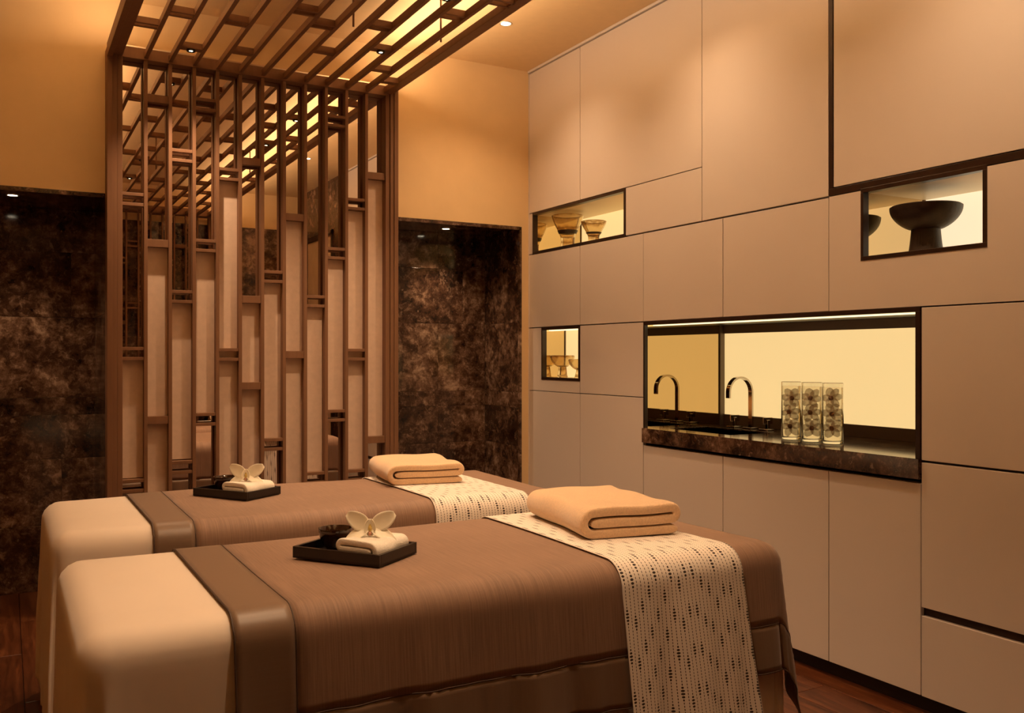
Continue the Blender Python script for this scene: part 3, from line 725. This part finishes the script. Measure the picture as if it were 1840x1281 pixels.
def bed(yc, sd, which):
    X0, X1, W = 0.115, 1.955, 0.80; top = 0.715; r = 0.062
    yA, yB_ = yc-W/2, yc+W/2
    t = thing('massage_bed', ((X0+X1)/2, yc, 0), f'padded massage couch under the sheet, {which}', 'bed')
    MB().box(X0+0.03, X1-0.03, yA+0.03, yB_-0.03, 0.58, top-0.012, 0.05).build('mattress', 'sheet', t)
    MB().box(X0+0.06, X1-0.06, yA+0.06, yB_-0.06, 0.50, 0.58, 0.004).build('frame', 'dark_wood', t)
    for lx in (X0+0.12, X1-0.12):
        for ly in (yA+0.10, yB_-0.10): MB().box(lx-0.03, lx+0.03, ly-0.03, ly+0.03, 0, 0.50, 0.004).build('leg', 'dark_wood', t)
    D = Drape(X0, X1, yA, yB_, top, r, sd)
    sh = MB(); dr = 0.64
    def sf(x, y):
        p = Vector(D(x, y, 0.0, 0.014, 0.009, 1.0))
        if p.z < 0.2: p.z += 0.02*math.sin(x*17+y*13+sd)
        return p
    xs = lerp(X0-dr, X0+r, 34)+lerp(X0+r, X1-r, 26)[1:]+lerp(X1-r, X1+dr, 30)[1:]
    ys = lerp(yA-dr, yA+r, 34)+lerp(yA+r, yB_-r, 10)[1:]+lerp(yB_-r, yB_+dr, 34)[1:]
    # rounded corners of the flat sheet so that its hem stays level
    def sflat(x, y):
        cx = min(max(x, X0+r), X1-r); cy = min(max(y, yA+r), yB_-r); n = Vector((x-cx, y-cy))
        if abs(n.x) > 1e-6 and abs(n.y) > 1e-6:
            m_ = max(abs(n.x), abs(n.y)); n *= m_/n.length
        return sf(cx+n.x, cy+n.y)
    sh.grid(sflat, xs, ys)
    s_o = tag(sh.build('bed_sheet', 'sheet', None, smooth=True), f'cream bed sheet draped over the massage couch, {which}', 'sheet')
    solid(s_o, 0.002, -1)
    # blanket
    bt = thing('blanket', (1.2, yc, top), f'brown silk blanket with satin border, {which}', 'blanket')
    bx0, bx1 = 0.405, X1+0.30; bw = 0.125; dy = 0.375
    by0, by1 = yA+r-dy, yB_-r+dy; bx1 = X1-r+0.375
    def bf(x, y): return D(x, y, 0.006, 0.10, 0.006, 1.0)
    def bf2(x, y): return D(x, y, 0.0075, 0.10, 0.012, 1.0)
    n_ = 44
    solid(MB().grid(bf, lerp(bx0+bw, bx1-bw, 60), lerp(by0+bw, by1-bw, 60)).build('silk_panel', 'silk', bt, smooth=True), 0.002, -1)
    solid(MB().grid(lambda u, v: bf2(v, u), lerp(by0, by1, 80), lerp(bx0, bx0+bw, 8)).build('satin_border', 'satin', bt, smooth=True), 0.003, -1)
    solid(MB().grid(bf2, lerp(bx0+bw, bx1, 80), lerp(by0, by0+bw, 8)).build('satin_border', 'satin', bt, smooth=True), 0.003, -1)
    solid(MB().grid(bf2, lerp(bx0+bw, bx1, 80), lerp(by1-bw, by1, 8)).build('satin_border', 'satin', bt, smooth=True), 0.003, -1)
    solid(MB().grid(lambda u, v: bf2(v, u), lerp(by0+bw, by1-bw, 70), lerp(bx1-bw, bx1, 8)).build('satin_border', 'satin', bt, smooth=True), 0.003, -1)
    piping(bf2, [(bx0, y) for y in lerp(by0, by1, 80)], 'piping', bt)
    piping(bf2, [(bx0+bw, y) for y in lerp(by0, by1, 80)], 'piping', bt, 0.0014)
    piping(bf2, [(x, by0+bw) for x in lerp(bx0, bx1, 80)], 'piping', bt, 0.0014)
    piping(bf2, [(x, by0) for x in lerp(bx0, bx1, 80)], 'piping', bt, 0.0018)
    # runner
    rx0, rx1 = 1.365, 1.765; dd = 0.60
    rn = MB().grid(lambda x, y: D(x+0.06*max(0, (yA+r-y))*(x-rx0)/0.4, y, 0.0125, 0.135, 0.010, 1.0), lerp(rx0, rx1, 40), lerp(yA+r-dd, yB_-r+dd, 120))
    solid(tag(rn.build('bed_runner', 'runner_cloth', None, smooth=True), f'cream runner with dotted lines, {which}', 'runner'), 0.002, -1)
    return top
NEAR, FARB = 'on the couch next to the cabinets', 'on the couch next to the lattice screen'
bed(2.285, 1.3, NEAR); bed(3.425, 4.1, FARB)
TOP = 0.7285

# ------------------------------------------------------------------ towels
def towel_mesh(w, d, t, rng, nseg=16):
    # cross-section path: bottom layer, wrap at left, top layer, fold at right, middle layer
    z1, z2, z3 = t/2, 1.5*t*1.03, 2.5*t*1.06; R1 = (z3-z1)/2; R2 = (z3-z2)/2
    P = [(w-0.004-(w-R1-0.004)*i/8, z1) for i in range(9)]
    P += [(R1-R1*math.sin(PI*i/10), z1+R1-R1*math.cos(PI*i/10)) for i in range(1, 11)]
    P += [(R1+(w-R2-R1)*i/8, z3) for i in range(1, 9)]
    P += [(w-R2+R2*math.sin(PI*i/8), z3-R2+R2*math.cos(PI*i/8)) for i in range(1, 9)]
    P += [(w-R2-(w-R2-R1*0.95)*i/8, z2) for i in range(1, 9)]
    n = len(P); vs = []; fs = []
    ph = [rng.uniform(0, 6) for _ in range(4)]
    js = [0.0, 0.012, 0.04]+[0.04+0.92*i/nseg for i in range(1, nseg)]+[0.96, 0.988, 1.0]
    def ring(tt, y, inset):
        L = []; Rr = []
        for i, p in enumerate(P):
            a = Vector(P[max(i-1, 0)]); c_ = Vector(P[min(i+1, n-1)]); q = (c_-a).normalized(); nn = Vector((-q.y, q.x)); pv = Vector(p)
            L.append(pv+nn*tt/2); Rr.append(pv-nn*tt/2)
        q = (Vector(P[-1])-Vector(P[-2])).normalized(); capE = [Vector(P[-1])+q*tt*0.4]
        q0 = (Vector(P[0])-Vector(P[1])).normalized(); cap0 = [Vector(P[0])+q0*tt*0.4]
        out = []
        for p in L+capE+Rr[::-1]+cap0:
            hz = p.y*(1+0.035*math.sin(y*9/d*1.3+ph[0])*(p.y/(3*t)))+0.002*math.sin(p.x*30+ph[1]+y*12)*(p.y/(3*t))
            out.append((p.x+0.004*math.sin(y*8/d+ph[2]), y, hz))
        return out
    k = 2*n+2
    for j in js:
        e = min(j, 1-j); tt = t*(0.80 if e <= 0 else 0.93 if e < 0.02 else 0.99)
        vs += ring(tt, j*d, 0)
    for a in range(len(js)-1):
        for i in range(k): fs.append((a*k+i, a*k+(i+1) % k, (a+1)*k+(i+1) % k, (a+1)*k+i))
    for a in (0, len(js)-1):                                    # end caps as a strip between the two offset sides
        for i in range(n-1): fs.append((a*k+i, a*k+i+1, a*k+2*n-i-1, a*k+2*n-i))
        fs.append((a*k+n-1, a*k+n, a*k+n+1)); fs.append((a*k+2*n+1, a*k+0, a*k+2*n))
    return vs, fs
def towel(name, loc, rz, w, d, t, mat, label, seed):
    vs, fs = towel_mesh(w, d, t, random.Random(seed))
    vs = [(x-w/2, y-d/2, z) for x, y, z in vs]
    o = MB().add(vs, fs).build(name, mat, None, smooth=True, sharp=70)
    o.location = loc; o.rotation_euler = (0, 0, rz); subsurf(o, 1)
    return tag(o, label, 'towel')
towel('folded_towel', (1.615, 2.335, TOP+0.001), math.radians(-9), 0.30, 0.44, 0.028, 'towel_tan', 'folded tan bath towel on the runner of the couch next to the cabinets', 1)
towel('folded_towel', (1.535, 3.62, TOP+0.001), math.radians(-10), 0.30, 0.44, 0.026, 'towel_tan', 'folded tan bath towel on the runner of the couch next to the lattice screen', 2)

# ------------------------------------------------------------------ trays with cup, small towel and orchid
def tray_set(cx, cy, rz, which, seed):
    t = thing('serving_tray', (cx, cy, TOP-0.006), f'black lacquered serving tray, {which}', 'tray', None, rz)
    a, c_, h, w = 0.134, 0.092, 0.030, 0.009
    MB().box(-a, a, -c_, c_, 0, 0.006, 0.001).build('base', 'tray_black', t, local=True)
    MB().box(-a, a, -c_, -c_+w, 0, h, 0.0012).build('rim', 'tray_black', t, local=True); MB().box(-a, a, c_-w, c_, 0, h, 0.0012).build('rim', 'tray_black', t, local=True)
    MB().box(-a, -a+w, -c_+w, c_-w, 0, h, 0.0012).build('rim', 'tray_black', t, local=True); MB().box(a-w, a, -c_+w, c_-w, 0, h, 0.0012).build('rim', 'tray_black', t, local=True)
    Rz = Matrix.Rotation(rz, 4, 'Z')
    def at(x, y): v = Rz @ Vector((x, y, 0)); return (cx+v.x, cy+v.y)
    x, y = at(-0.080, 0.022); z = TOP
    cp = MB().lathe([(0, z), (0.019, z), (0.021, z+0.004), (0.030, z+0.018), (0.0365, z+0.036), (0.039, z+0.056), (0.0385, z+0.0575), (0.037, z+0.0565), (0.0345, z+0.038), (0.027, z+0.018), (0.012, z+0.008), (0, z+0.007)], 0, 0, 40)
    cp.v = [(p[0]*1.17, p[1]*1.17, p[2]-z) for p in cp.v]
    o = cp.build('cup', 'cup', None, smooth=True, sharp=60); o.location = (x, y, z)
    tag(o, f'glossy dark brown cup on the tray, {which}', 'cup')
    x, y = at(0.058, -0.004)
    towel('hand_towel', (x, y, TOP+0.0005), rz+PI, 0.112, 0.148, 0.0158, 'towel_white', f'small folded white hand towel on the tray, {which}', seed)
    ox, oy = x-0.006, y+0.004
    orchid((ox, oy, TOP+0.071), math.radians(-27), f'cream orchid bloom resting on the hand towel, {which}', 1.0)
NT, FT = 'on the couch next to the cabinets', 'on the couch next to the lattice screen'
tray_set(0.811, 2.309, math.atan2(-0.219, 0.161), NT, 11)
tray_set(0.772, 3.54, math.atan2(-0.206, 0.140), FT, 12)
